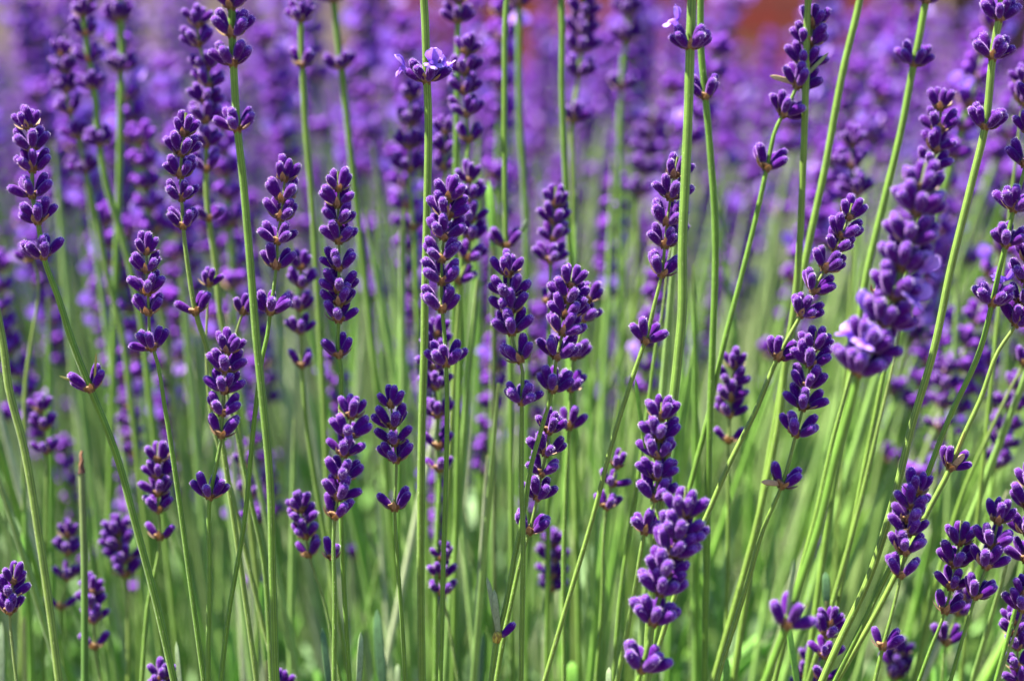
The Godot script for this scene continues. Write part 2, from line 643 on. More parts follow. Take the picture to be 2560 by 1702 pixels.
# thick: stalk in mm; z and the paths in tenths of a millimetre; path runs down the stalk as x, y, x, y ...; whorls as height, number of buds (negative: in two bunches)
func lavender(label: String, thick: float, z: int, size: float, path: Array, whorls: Array, open: Array, taller: bool) -> void:
	var pts := PackedVector3Array()
	var unit := 1e-4
	var bud := size * 1.03e-3
	var sway := rng.randf_range(-0.04, 0.04)
	for i in path.size() / 2:
		var y: float = path[i * 2 + 1] * unit
		pts.append(Vector3(path[i * 2] * unit, y, z * unit + (y - 0.6) * (sway - 0.05)))
	var low := pts[pts.size() - 1]
	var way := (low - pts[pts.size() - 2]).normalized()
	# on down into the leaves and to the ground
	pts.append(low + way * 0.12 + Vector3(0, -0.02, 0))
	var more := pts[pts.size() - 1]
	pts.append(Vector3(more.x + way.x * 0.1, maxf(0.05, more.y - 0.2), more.z - 0.02))
	pts.append(Vector3(more.x + way.x * 0.1, 0.0, more.z - 0.02))
	var rows := []
	if taller:         # the stem goes on above with a spike of its own
		var up := (pts[0] - pts[1]).normalized()
		pts.insert(0, pts[0] + up * 0.03)
		pts.insert(0, pts[0] + up * 0.035)
		for k in 5: rows.append([pts[0].y - 0.006 - k * 0.0085, 6])
	for i in whorls.size() / 2: rows.append([whorls[i * 2] * unit, whorls[i * 2 + 1]])
	var foot := pts[pts.size() - 1]
	var root := thing("lavender_stem", label, "lavender", foot, "lavender stems of the bush")
	for i in pts.size(): pts[i] -= foot
	last_stem = root
	last_points = pts
	# each whorl finds its place by its height
	var samples := PackedVector3Array()
	var ways := PackedVector3Array()
	for i in (pts.size() - 3) * 40:
		samples.append(spot(pts, i / 40.0))
		ways.append((spot(pts, maxf(i / 40.0 - 0.1, 0)) - spot(pts, i / 40.0 + 0.1)).normalized())
	var from := pts[0]
	var first := true
	var stalk_points := pts.duplicate()
	var tint := Color(0.13, 0.29, 0.020).lerp(Color(0.22, 0.34, 0.055), rng.randf())
	var stem_mesh := stalk_shape(stalk_points, thick * 1e-3, 0.5, 16, 0.004, tint).done(mat.stalk)
	if absf(z * unit) < 0.075: stalk_down(stalk_points, thick * 1e-3, 0.5).add_to(stem_mesh, mat.down)
	part("stem", stem_mesh, root)
	var turn := rng.randf_range(-0.35, 0.35)
	for i in rows.size():
		var near := 0
		for k in samples.size():
			if absf(samples[k].y + foot.y - rows[i][0]) < absf(samples[near].y + foot.y - rows[i][0]): near = k
		var n: int = rows[i][1]
		turn += PI / 2 + rng.randf_range(-0.25, 0.25)
		var scale := bud * (0.94 if first else 1.0) * rng.randf_range(0.96, 1.04)
		var whorl := part("whorl", collars[rng.randi() % 4] if absi(n) > 1 else collars[4], root)
		whorl.transform = Transform3D(frame(ways[near]).scaled(Vector3.ONE * scale), samples[near])
		var places := bud_places(absi(n), n < 0, first, rng.randf_range(-0.4, 0.4) if n < 0 else turn)
		var flowers := 0
		for k in open.size() / 2:
			if open[k * 2] == i - (5 if taller else 0): flowers = open[k * 2 + 1]
		for k in places.size():
			var q: Array = places[k]
			var b := part("bud", (small_buds[rng.randi() % 3] if q[4] and first else buds[rng.randi() % 6]), whorl)
			b.transform = bud_place(q, 0.18 if absi(n) < 7 else 0.24)
			if flowers > 0 and (k % 2 == 0 and open[1] > 1 or flowers >= places.size() - k):
				flowers -= 1
				var o := part("open_flower", corollas[rng.randi() % 3], whorl)
				o.transform = bud_place(q, 0.24) * Transform3D(Basis(Vector3.UP, rng.randf() * TAU), Vector3(0, 0.17, 0)).scaled_local(Vector3.ONE * 0.8)
		first = false


func front_stems() -> void:
	lavender("outward-leaning lavender stem, compact six-tier spike, one low pair of buds with yellow bract tips", 1.86, 221, 5.80, [-1347,6794,-1332,6708,-1331,6647,-1333,6573,-1318,6499,-1304,6401,-1264,6284,-1226,6158,-1180,6034,-1114,5862,-1052,5628,-1003,5431,-953,5198], [6758,6,6699,7,6644,7,6572,8,6499,8,6401,8,6030,-4], [], false)
	side_leaf([-1167,6034], [-1158,6133], 0.6, "yellow")
	side_leaf([-1183,6034], [-1260,6070], 0.6, "yellow")
	lavender("soft-focus lavender stem crossing above the compact six-tier spike, one wide brown-based whorl below", 1.94, -1468, 5.60, [-1415,7093,-1415,7006,-1411,6940,-1397,6846,-1386,6774,-1378,6716,-1371,6600,-1364,6556,-1342,6433,-1298,6288,-1239,6035,-1203,5719], [7056,6,7002,7,6940,7,6853,7,6766,9,6578,8], [], true)
	lavender("soft-focus lavender stem with crowded spike ending in an orange-brown collar beside the wide brown-based whorl", 1.84, -1567, 5.40, [-1495,6907,-1491,6826,-1484,6739,-1469,6665,-1443,6578,-1425,6483,-1391,6329,-1355,6131,-1310,5949,-1281,5703], [6870,5,6812,7,6753,7,6680,7,6600,6,6483,7], [], false)
	lavender("blurred lavender stem carrying two wide flat whorls, rising upright behind the crowded spike", 2.00, -1793, 5.80, [-1330,7069,-1327,6994,-1323,6845,-1326,6793,-1341,6369,-1354,6145,-1365,5877], [7062,6,6983,8,6808,8], [], true)
	lavender("soft-focus lavender stem with the longest crowded spike, nine tiers, behind the slimmer sharp one", 1.72, -885, 5.80, [-973,7042,-976,6994,-973,6932,-948,6864,-945,6802,-955,6748,-955,6700,-952,6625,-955,6549,-948,6399,-928,6249,-910,6064,-893,5997,-879,5883], [6997,6,6936,6,6864,8,6809,7,6758,8,6700,7,6625,6,6549,6,6396,4], [], false)
	lavender("lavender stem with tall tapering spike of five tiers and one small whorl well below", 1.48, -135, 5.60, [-940,6774,-944,6714,-954,6657,-957,6594,-955,6525,-951,6442,-935,6303,-919,6202,-890,6107,-884,6085,-861,5933], [6714,5,6657,7,6594,7,6528,7,6449,-6,6199,-3], [], false)
	lavender("stout bright green lavender stem with three separate whorls spaced out near its top", 1.94, 319, 6.10, [-764,7142,-764,7020,-761,6941,-752,6765,-740,6649,-721,6406,-703,6156,-690,6019,-672,5806,-666,5502,-660,5217], [7096,6,7020,8,6940,8,6762,8], [], true)
	lavender("lavender with open zigzag spike of five tiers and a dense low whorl on pale stalk", 1.24, 222, 5.60, [-624,6659,-631,6616,-636,6561,-643,6508,-652,6444,-656,6376,-673,6250,-683,6179,-695,6127,-717,5973,-754,5635,-798,5388,-822,5193], [6616,5,6558,5,6508,5,6442,7,6373,-4,6247,8], [], false)
	lavender("short slender lavender spike of four tiers between the outward-leaning stem and the stout three-whorl one", 1.35, 173, 5.40, [-1023,6445,-1024,6407,-1023,6346,-1021,6296,-1019,6240,-1011,6141,-1005,6126,-977,5977,-946,5767,-908,5470,-871,5180], [6407,5,6355,5,6293,8,6237,-5,6138,7], [], false)
	lavender("blurred drooping lavender spike half hidden behind the short slender four-tier spike", 1.58, -2346, 5.20, [-1416,6115,-1400,6013,-1384,5903,-1400,5891,-1384,5765,-1368,5498], [6076,5,6029,6,5974,6,5911,6], [], false)
	lavender("blurred lavender spike curving behind the leaning stem, paler and lower than the drooping one", 1.54, -1964, 4.80, [-1348,5670,-1341,5601,-1329,5532,-1325,5456,-1310,5241,-1310,4935], [5624,5,5563,6,5509,6,5456,5], [], false)
	lavender("soft-focus lavender spike of four tiers just behind the dense low whorl on pale stalk", 1.49, -808, 5.40, [-658,6283,-655,6194,-662,6119,-658,6043,-655,5944,-645,5780,-617,5582,-576,5336], [6249,5,6194,6,6122,7,6050,6,5944,-4], [], false)
	lavender("blurred grey-green lavender stem, two sparse whorls near the top edge, beside the stout three-whorl stem", 1.77, -1162, 5.60, [-675,7101,-675,7017,-671,6869,-664,6707,-643,6425,-628,6144,-618,5961,-607,5696], [7073,5,7003,7,6858,-5], [], true)
	lavender("blurred lavender stem with pale whorl fading into the mass beside the two sparse whorls", 1.94, -1496, 5.60, [-590,7078,-577,6940,-565,6832,-555,6745,-522,6426,-487,6107,-467,5919], [7049,6,6832,7], [], true)
	lavender("blurred whorl with pale green collar tucked behind the lowest tier of the compact six-tier spike", 1.30, -1102, 5.40, [-1560,6313,-1553,6270,-1531,6228,-1546,5961,-1560,5872,-1571,5556,-1581,5274], [6242,6], [], false)
	lavender("plain bare green lavender stem arching in from the side beyond the compact six-tier spike", 2.13, -71, 5.80, [-1524,6456,-1498,6278,-1466,6100,-1453,5989,-1415,5836,-1370,5557,-1338,5321,-1315,5119], [6456,6], [], true)
	lavender("small lavender spike of three tiers on thin pale stalk, low beside the arching bare stem", 1.37, 27, 5.20, [-1426,5495,-1431,5451,-1441,5407,-1444,5356,-1435,5237,-1425,5144], [5447,5,5407,6,5359,5], [], false)
	lavender("lavender with sharply lit spike of five tiers above a cup-shaped whorl, beside the stout stem", 1.34, 222, 5.80, [-776,6185,-791,6145,-798,6084,-804,6025,-810,5964,-813,5902,-829,5813,-846,5733,-849,5542,-857,5193], [6136,7,6081,6,6025,7,5964,6,5902,-5,5730,7], [], false)
	lavender("soft-focus lavender spike of four tiers, spread pair of buds below, behind the outward-leaning stem", 1.33, -461, 5.60, [-1066,5762,-1066,5703,-1067,5656,-1069,5610,-1066,5560,-1062,5484,-1101,5265,-1121,5021], [5709,5,5660,6,5610,6,5560,5,5481,-2], [], false)
	lavender("thick blurred lavender spike without lower whorls, low down behind the leaning stem", 1.53, -1046, 6.00, [-1265,5422,-1261,5358,-1247,5295,-1240,5239,-1233,5063,-1233,4874], [5372,8,5330,8,5284,7,5239,5], [], false)
	lavender("blurred pale lavender spike with peach collar beside the cut brown-tipped stalk", 1.18, -1046, 5.20, [-1428,5401,-1428,5344,-1432,5288,-1432,5218,-1453,5133,-1453,4992,-1446,4874], [5358,5,5302,6,5218,5,5122,2], [], false)
	lavender("blurred lavender spike with spread bud pair, across the cut stalk from the pale one", 1.26, -754, 5.40, [-1307,5295,-1307,5247,-1307,5199,-1304,5158,-1300,5076,-1280,4947], [5247,5,5206,6,5158,5,5076,-2], [], false)
	lavender("small blurred lavender spike of three tiers above a drooping whorl beside the arching bare stem", 1.30, -1083, 5.20, [-1514,5806,-1510,5753,-1499,5696,-1496,5633,-1499,5415,-1507,5133], [5760,6,5703,6,5630,4], [], false)
	lavender("tilted lavender spike with a pair of loose buds beneath, near the low sharp six-tier spike", 1.21, -363, 5.40, [-642,5622,-629,5569,-619,5510,-609,5445,-566,5313,-533,5156,-513,5046], [5576,6,5537,6,5497,6,5441,-3], [], false)
	lavender("blurred split lavender spike partly behind the two crossing green stems", 1.30, -1063, 5.20, [-849,5651,-852,5584,-835,5499,-824,5401,-820,5203,-820,4992], [5584,5,5492,5,5404,4], [], false)
	lavender("plain green lavender stem crossing low behind the stout three-whorl stem", 1.32, -363, 5.00, [-900,6262,-910,6062,-884,5799,-864,5733,-818,5550,-765,5320,-725,5156,-698,5046], [6252,5], [], false)
	lavender("second plain green lavender stem behind the split blurred spike", 1.31, -266, 5.00, [-789,6189,-842,5959,-812,5816,-776,5634,-737,5439,-724,5244,-717,5070], [6183,5], [], false)
	lavender("tip of a lavender spike just reaching up beside the foot of the leaning stem", 1.20, -254, 5.20, [-1045,5118,-1042,5085,-1039,5049,-1039,4984], [5085,6,5049,6], [], false)
	lavender("purple tip of a low lavender spike at the foot of the stout three-whorl stem", 1.11, -454, 5.20, [-692,5053,-692,5026,-692,4973], [5026,5,4987,5], [], false)
	lavender("thin lavender stalk with one tiny bud cluster beside the base of the low spike", 1.03, 271, 5.20, [-503,5589,-501,5562,-500,5430,-497,5205], [5564,3], [], false)
	lavender("tall lavender stem with dense nine-tier spike, its stalk running down behind the low sharp spike", 1.24, 222, 5.50, [-481,6638,-482,6591,-482,6548,-482,6499,-481,6450,-481,6370,-482,6308,-482,6275,-483,6225,-485,6137,-482,6121,-481,5911,-480,5665,-468,5358,-459,5193], [6591,5,6545,5,6496,6,6447,6,6370,8,6308,7,6271,5,6225,5,6127,-4], [], false)
	lavender("lavender stem with low sharp spike of six tiers standing before the dense nine-tier one", 1.22, 368, 5.70, [-437,6027,-442,5979,-451,5924,-461,5876,-466,5809,-479,5755,-488,5700,-491,5452,-494,5230], [5979,6,5924,6,5873,6,5803,7,5752,6,5700,-5], [], false)
	lavender("tall lavender stem, purple whorl with open pale violet flowers, passing behind the broad sharp spike", 2.03, -71, 6.30, [-253,7130,-250,7092,-245,6965,-243,6873,-240,6806,-243,6520,-250,6266,-253,6100,-259,5925,-265,5544,-263,5119], [6873,9], [0,3], true)
	lavender("lavender with broad sharp spike of six tiers in front of the tall open-flowered stem", 1.23, 271, 6.20, [-163,6614,-172,6571,-179,6522,-188,6464,-194,6403,-195,6339,-194,6259,-188,6198,-185,6149,-183,6109,-182,5858,-188,5675,-195,5430,-201,5205], [6568,5,6519,6,6461,7,6400,6,6336,7,6261,7,6108,8], [], false)
	lavender("soft-focus lavender spike rising behind the open-flowered whorl", 1.49, -908, 5.60, [-134,6960,-141,6912,-148,6850,-146,6782,-144,6713,-135,6638,-144,6549,-155,6317,-162,6043], [6908,6,6847,7,6785,8,6717,8,6638,-4], [], false)
	lavender("blurred lavender stem with single purple whorl at the top edge above the open-flowered whorl", 1.65, -1198, 5.70, [-170,7101,-170,7052,-172,6996,-177,6721,-181,6524,-188,6144,-191,5955], [7059,6,6994,8], [], true)
	lavender("blurred narrow lavender spike pressed against the tall open-flowered stem", 1.43, -1304, 5.40, [-218,6668,-220,6622,-218,6565,-220,6508,-225,6345,-233,5989], [6629,6,6569,6,6512,6], [], false)
	lavender("lavender spike of six tiers half hidden behind the broad sharp one", 1.36, -802, 5.60, [-136,6558,-133,6517,-126,6456,-126,6395,-127,6341,-136,6274,-163,6213,-167,6125,-174,6011], [6521,5,6460,6,6399,6,6345,6,6277,6,6209,6], [], false)
	lavender("lavender spike threaded between two tall stems with small pale bracts", 1.24, -584, 5.50, [-233,6101,-234,6027,-235,5967,-233,5906,-229,5833,-226,5732,-221,5662,-229,5444,-233,5176], [6071,5,6027,6,5967,7,5910,7,5826,7,5732,-3,5662,3], [], false)
	lavender("small lavender spike of three tiers hugging the pale stalk below the broad sharp spike", 1.12, -559, 5.20, [-214,5427,-215,5377,-215,5324,-212,5277,-199,5210,-165,4997], [5384,6,5330,6,5277,4], [], false)
	lavender("blurred lavender spike of four tiers, two loose lower buds, beside the tall open-flowered stem", 1.58, -1495, 5.80, [-336,6774,-336,6723,-338,6651,-340,6571,-341,6491,-336,6397,-325,6303,-318,6107,-310,5913], [6730,6,6651,7,6571,7,6495,6,6303,-2], [], false)
	lavender("dark green lavender stem with whorl spread around its middle, leaning behind the twin sharp spikes", 1.49, -847, 5.60, [-13,7110,-17,7069,-23,6796,-23,6590,-18,6317,-10,6112,-6,5978,-3,5609], [7096,6,6310,-5], [], true)
	side_leaf([4,6310], [49,6396], 1.1, "pale")
	lavender("pale blurred lavender stem with small purple cap at the top edge", 1.89, -1891, 5.60, [24,7066,24,7021,26,6660,46,6321,50,6058,50,5857], [7025,7], [], true)
	lavender("sharp lavender spike with two lower whorls, the straighter of the twin spikes in the centre", 1.33, 290, 5.90, [-12,6408,-10,6363,-9,6302,-5,6256,-1,6201,10,6147,22,6123,27,6005,26,5801,31,5618,28,5374,25,5210], [6361,6,6302,7,6256,6,6200,8,6123,-6,6004,8], [], false)
	lavender("sharp lavender spike leaning on its straighter twin, two narrow leaves low on its stalk", 1.34, 251, 5.90, [172,6370,164,6324,157,6281,152,6238,141,6189,125,6125,114,6036,84,5929,53,5818,35,5702,4,5548,-24,5401,-41,5340,-52,5272,-61,5200], [6323,5,6281,6,6237,7,6191,8,6124,8,6034,8,5342,-1], [], false)
	side_leaf([-38,5341], [-66,5512], 1.4, "pale")
	side_leaf([-37,5341], [-51,5475], 1.6, "pale")
	lavender("lavender spike of four tiers and a lower whorl behind the crossing stalks of twin spikes", 1.36, 124, 5.80, [115,5942,106,5895,97,5833,85,5775,73,5708,51,5609,29,5540,4,5428,-28,5273,-45,5168], [5895,6,5831,7,5774,6,5705,6,5607,-7], [], false)
	lavender("blurred lavender spike of five tiers beside the tall pale stem, above the twin sharp spikes", 1.47, -802, 5.80, [137,6500,133,6443,129,6389,127,6335,120,6267,118,6145,117,6011], [6443,6,6392,6,6338,6,6270,7,6142,2], [], false)
	lavender("pale green tall lavender stem passing behind the blurred five-tier spike", 1.75, -1099, 5.60, [152,7104,156,7062,159,6783,173,6463,187,6226,194,5969], [7097,6], [], true)
	lavender("blurred dark lavender spike of four broad tiers at the top edge, loose whorl beneath", 1.50, -1799, 6.20, [245,7069,242,6994,238,6927,234,6868,230,6793,219,6726,208,6637,208,6369,211,5921], [7054,7,6991,8,6931,8,6872,8,6790,9,6637,6], [], true)
	lavender("strongly blurred lavender spike with one wide whorl hanging beneath, next to the four broad tiers", 1.71, -2405, 6.20, [418,7051,414,6972,410,6886,402,6815,394,6705,387,6390,394,5919], [7035,7,6972,8,6878,8,6705,8], [], true)
	lavender("strongly blurred thick lavender spike behind the sharp spike beside the stout stem", 1.93, -2889, 6.20, [535,6609,527,6543,510,6470,494,6379,477,6281,469,6100,465,5772], [6543,7,6486,8,6428,8,6363,8,6281,8], [], false)
	lavender("sharp lavender spike partly behind the stout ribbed stem, with a small four-bud whorl far below", 1.24, 222, 5.90, [459,6678,451,6634,440,6567,431,6496,425,6434,417,6354,395,6259,373,6167,361,6133,290,5911,227,5665,159,5431,91,5193], [6628,5,6567,6,6496,8,6433,7,6353,-6,6166,5], [], false)
	lavender("stout ribbed lavender stem, broad frosted whorl and open violet flower at the top edge", 2.33, 368, 5.90, [492,7143,490,7071,487,6983,483,6817,476,6647,468,6441,467,6257,459,6166,442,6003,419,5815,389,5513,370,5230], [7131,5,6983,10], [1,1], true)
	lavender("slim green lavender stem running behind the spike beside the stout ribbed one", 1.22, -461, 5.40, [486,6396,473,6330,449,6137,434,6061,413,5895,372,5597,332,5331,305,5021], [6389,5], [], false)
	lavender("slender sharp lavender spike of four tiers above a two-bud whorl, alone in green gap", 1.13, 222, 5.50, [-339,6019,-338,5985,-334,5929,-329,5878,-324,5831,-329,5699,-321,5542,-307,5327,-301,5193], [5985,5,5927,5,5878,4,5830,6,5697,-3], [], false)
	lavender("thin half-hidden lavender spike in two small tufts behind the long slanting stalk", 1.22, -461, 5.20, [331,5739,317,5690,302,5636,287,5567,282,5530,272,5265,255,5021], [5690,4,5636,4,5565,5], [], false)
	lavender("full sharp lavender spike of five tiers standing before the stout ribbed stem", 1.31, 417, 5.90, [410,6023,408,5984,403,5926,400,5878,399,5818,392,5761,365,5668,341,5523,320,5403,289,5242], [5982,8,5925,8,5875,8,5817,8,5761,8,5667,6], [], false)
	side_leaf([365,5896], [335,6092], 0.9, "green")
	lavender("large soft lavender spike of heavy tiers standing close before the full sharp spike", 1.47, 680, 6.90, [463,5838,457,5779,433,5680,422,5663,398,5563,375,5470,348,5354,333,5308], [5762,9,5703,11,5663,9,5604,8,5558,11,5479,11,5354,9], [], false)
	lavender("lavender stem with one cup-shaped whorl and a few tiers hidden behind the taller twin spike", 1.32, -363, 5.60, [233,6249,226,6203,213,6150,203,6098,184,6035,175,5943,171,5831,163,5681,156,5484,156,5046], [6203,5,6147,6,6034,6,5940,6,5829,5], [], false)
	lavender("blurred pinkish lavender spike with brown base in the green below the twin spikes", 1.32, -1241, 5.60, [133,5340,131,5290,129,5233,129,5154,131,5017,131,4825], [5294,6,5243,7,5193,6,5150,5], [], false)
	lavender("soft green lavender stem beside the stout ribbed one, with one whorl split around it", 1.85, -318, 5.70, [553,7125,553,7021,555,6949,568,6813,581,6683,601,6371,594,6067,587,5829,581,5439], [6810,-6], [], true)
	lavender("bent lavender stem with clustered spike, pale papery bracts and a split whorl lower down", 1.42, -331, 6.20, [890,7073,886,7021,876,6962,860,6897,843,6842,803,6758,784,6722,755,6602,719,6436,679,6274,627,6072,587,5881,528,5647,502,5536], [7017,7,6959,8,6900,7,6840,8,6756,9,6598,-5], [], false)
	side_leaf([843,6845], [932,6935], 1.0, "pale")
	side_leaf([843,6844], [763,6868], 1.3, "tan")
	lavender("upright vivid green lavender stem passing beside the bent one without flowers in view", 1.87, -363, 5.60, [871,7122,869,7082,865,6820,859,6557,852,6360,836,6163,819,6053,799,5858,739,5550,607,5046], [7115,6], [], true)
	lavender("bare leaning green lavender stem, paler, crossing the purple mass at the top edge", 1.98, -505, 5.60, [1051,7122,1044,7082,998,6885,938,6557,899,6373,859,6163,839,6053], [7115,6], [], true)
	lavender("leaning lavender stem with a single soft whorl and brown collar near the top edge", 1.99, -555, 5.90, [1256,7107,1250,7081,1226,6949,1213,6886,1176,6685,1116,6434,1076,6256,1043,6046], [7077,6,6891,9], [], true)
	lavender("stout leaning lavender stem with three frosted whorls spaced along its top", 1.96, 222, 5.90, [1352,7145,1346,7065,1338,7022,1328,6948,1311,6764,1277,6610,1221,6364,1178,6142,1122,5936,1066,5696,1004,5493,911,5284,873,5193], [7139,5,7058,9,6954,8,6762,-9], [], true)
	lavender("deep blue-violet lavender spike of five tiers behind the big soft spike", 1.31, -431, 6.00, [1281,6816,1279,6767,1277,6702,1266,6644,1250,6589,1230,6501,1214,6436,1171,6241], [6767,5,6702,6,6644,6,6589,6], [], false)
	lavender("biggest lavender spike, soft and close, with pale violet open flowers among its broad tiers", 2.08, 953, 7.30, [1057,6721,1043,6653,1031,6594,997,6456,952,6312,889,6188,880,6148,835,5979,789,5782,744,5641,710,5533,653,5377], [6653,8,6597,11,6523,10,6456,12,6382,10,6312,12,6249,11,6187,13,5533,5], [4,1,5,2,6,2,7,2], false)
	side_leaf([712,5536], [765,5591], 0.7, "yellow")
	side_leaf([710,5533], [725,5707], 1.1, "pale")
	lavender("second soft green lavender stem just behind the stalk of the biggest spike", 1.62, -188, 5.20, [1068,6253,990,6006,945,5832,893,5588,860,5460,808,5235], [6247,4], [], false)
	lavender("sharp lavender spike bending outward in six loose tiers, two-bud whorl on its long slanting stalk", 1.34, 222, 5.70, [945,6548,936,6511,916,6459,901,6419,873,6367,841,6308,808,6241,774,6179,743,6119,681,5967,612,5825,544,5665,494,5555,476,5499,432,5358,383,5193], [6511,5,6459,6,6419,6,6367,7,6307,-6,6239,8,6119,-4], [], false)
	lavender("frosted lavender spike over a whorl holding one open violet flower, near the side edge", 1.44, 222, 6.00, [1451,6917,1446,6844,1436,6758,1426,6659,1395,6533,1374,6434,1355,6351,1339,6270,1308,6142,1221,5942,1156,5764,1097,5591,1060,5518,991,5370,905,5193], [6838,6,6745,6,6656,8,6533,9,6434,9,6270,10], [5,1], false)
	lavender("lavender stem whose two-bud whorl carries a torn golden bract, slanting beside the stout three-whorl stem", 1.45, 174, 5.90, [1472,6469,1453,6407,1441,6346,1416,6209,1366,6130,1316,5990,1272,5891,1236,5801,1172,5674,1128,5581,1084,5495,1041,5408,966,5272,910,5173], [6383,6,6327,8,6265,8,6206,9,5801,-4], [], false)
	side_leaf([1236,5799], [1267,5838], 1.6, "tan")
	side_leaf([1237,5804], [1273,5909], 0.6, "yellow")
	lavender("sharp lavender spike of six dense tiers, lone bud pair on grey stalk, before crossing stems", 1.22, 368, 5.90, [1119,5809,1112,5767,1103,5727,1097,5688,1094,5655,1086,5603,1076,5537,1054,5434,1029,5336,1021,5301,1006,5230], [5767,5,5727,6,5688,5,5653,7,5602,8,5536,-6,5335,-3], [], false)
	lavender("sharp lavender spike of four tiers with spread lowest whorl, the longer of the low pair", 1.24, 222, 6.00, [1262,5659,1257,5595,1247,5533,1237,5471,1221,5402,1178,5284,1147,5193], [5596,7,5533,6,5470,6,5402,-4], [], false)
	lavender("sharp lavender spike with wide bottom whorl, the higher one of the low pair", 1.23, 290, 6.00, [1365,5731,1354,5670,1338,5602,1324,5548,1295,5464,1255,5325,1224,5210], [5671,6,5604,8,5546,6,5462,-6], [], false)
	lavender("lavender spike cut by the side edge, above the low pair, leaning with it", 1.37, 27, 6.00, [1485,5778,1484,5721,1477,5664,1477,5589,1476,5510,1439,5344,1388,5144], [5721,6,5664,7,5589,7,5510,7], [], false)
	lavender("sharp full lavender spike of six tiers over a spread two-sided whorl on yellow-green stalk", 1.23, 251, 5.90, [847,6195,841,6149,830,6103,821,6042,812,5987,793,5910,756,5768,703,5640,660,5487,623,5364,586,5242,576,5200], [6148,8,6103,8,6040,8,5984,7,5909,8,5766,-5], [], false)
	side_leaf([753,5768], [700,5778], 1.4, "tan")
	lavender("blurred lavender spike of four tiers with drooping pair of buds, behind the long slanting stalk", 1.36, -682, 5.60, [689,6010,684,5959,677,5905,672,5810,670,5729,670,5424,667,5153], [5959,6,5905,7,5861,6,5810,6,5727,-2], [], false)
	lavender("small low lavender spike of four tiers beneath a dark green leaf, beside the yellow-noded stalk", 1.31, -266, 5.40, [951,5309,943,5257,935,5225,929,5163,922,5095,919,5070], [5257,5,5225,5,5163,6,5095,3], [], false)
	lavender("small blurred lavender spike tilting behind the low one with the dark green leaf", 1.26, -747, 5.20, [936,5073,926,5021,915,4967,908,4898], [5028,6,4980,6,4946,5], [], false)
	lavender("blurred dark lavender spike low between the crossing stems and the low pair", 1.30, -1046, 5.60, [1248,5031,1241,4978,1231,4915,1227,4874], [4985,6,4946,6,4911,5], [], false)
	lavender("lavender spike head at the side edge with stalk sloping down, below the edge-cut spike", 1.35, 173, 5.80, [1446,5467,1441,5405,1416,5322,1366,5180], [5445,5,5402,8], [], false)
	lavender("thin lavender spike in small tufts at the side edge behind the sloping stalk", 1.07, -64, 5.20, [1455,5334,1461,5290,1471,5232,1474,5175,1480,5124,1484,5073], [5302,6,5270,5,5229,5,5169,5,5124,5], [], false)
	lavender("blurred lavender whorl hanging between the low pair of sharp spikes", 1.13, -607, 5.60, [1391,5293,1374,5219,1337,5124,1323,4984], [5252,5,5212,5,5121,-4], [], false)
	lavender("soft green lavender stem crossing behind the stout three-whorl stem", 1.54, -370, 5.40, [1157,6140,1144,6055,1091,5812,1024,5517,971,5320,905,5090], [6137,4], [], false)
	lavender("dim green lavender stem slanting behind the golden-bract stalk", 1.49, -754, 5.40, [1592,5965,1550,5883,1481,5732,1426,5609,1343,5336,1260,4947], [5958,6], [], false)
	lavender("blurred lavender spike with pale pink lower whorls at the side edge behind the golden-bract stalk", 1.46, -1366, 6.00, [1680,5842,1665,5777,1643,5712,1621,5632,1600,5545,1570,5357,1512,4995], [5784,8,5719,8,5647,8,5596,7,5531,6], [], false)
	lavender("blurred lavender spike in the gap behind the stout leaning three-whorl stem", 1.34, -1502, 6.00, [1131,6629,1128,6571,1124,6498,1146,6419,1138,6252,1124,5962], [6578,7,6506,8,6419,8], [], false)
	lavender("blurred pale lavender spike fading low behind the sharp six-tier spike with the spread whorl", 1.37, -1722, 5.40, [1483,5843,1479,5776,1472,5709,1457,5597,1442,5374], [5783,6,5731,6,5672,6,5597,4], [], false)
	lavender("pair of blurred lavender tufts at the side edge beyond the frosted spike", 1.24, -785, 6.00, [1575,6868,1584,6794,1574,6741,1560,6607], [6821,6,6761,6], [], false)
	pass


func side_leaf(foot: Array, tip: Array, wide: float, tone: String) -> void:      # a bract or leaf on the stem built last
	var a := Vector3(foot[0] * 1e-4, foot[1] * 1e-4, 0.0) - last_stem.position
	var b := Vector3(tip[0] * 1e-4, tip[1] * 1e-4, 0.0) - last_stem.position
	a.z = last_depth(a.y)
	b.z = last_depth(b.y) + 0.003
	var o := part("leaf" if tone in ["green", "pale", "dark"] else "bract", leaf_of(tone), last_stem)
	o.transform = leaf_place(a, b, wide)


func last_depth(y: float) -> float:
	for i in last_points.size() - 1:
		if y <= last_points[i].y and y >= last_points[i + 1].y:
			return lerpf(last_points[i].z, last_points[i + 1].z, (last_points[i].y - y) / maxf(last_points[i].y - last_points[i + 1].y, 1e-6))
	return last_points[0].z


func leaf_place(a: Vector3, b: Vector3, wide: float) -> Transform3D:
	var l := a.distance_to(b)
	var t := frame(b - a, PI + rng.randf_range(-0.4, 0.4))
	var w := wide * 1e-3 / 0.075
	return Transform3D(Basis(t.x * w, t.y * l, t.z * w), a)


func leaf_of(tone: String) -> Mesh:
	if not tones.has(tone):
		var c: Color = {"green": Color(0.16, 0.38, 0.035), "dark": Color(0.08, 0.19, 0.07), "pale": Color(0.28, 0.38, 0.19), "yellow": Color(0.40, 0.38, 0.10), "tan": Color(0.50, 0.36, 0.20)}[tone]
		tones[tone] = leaf_shape(0, c)
	return tones[tone]


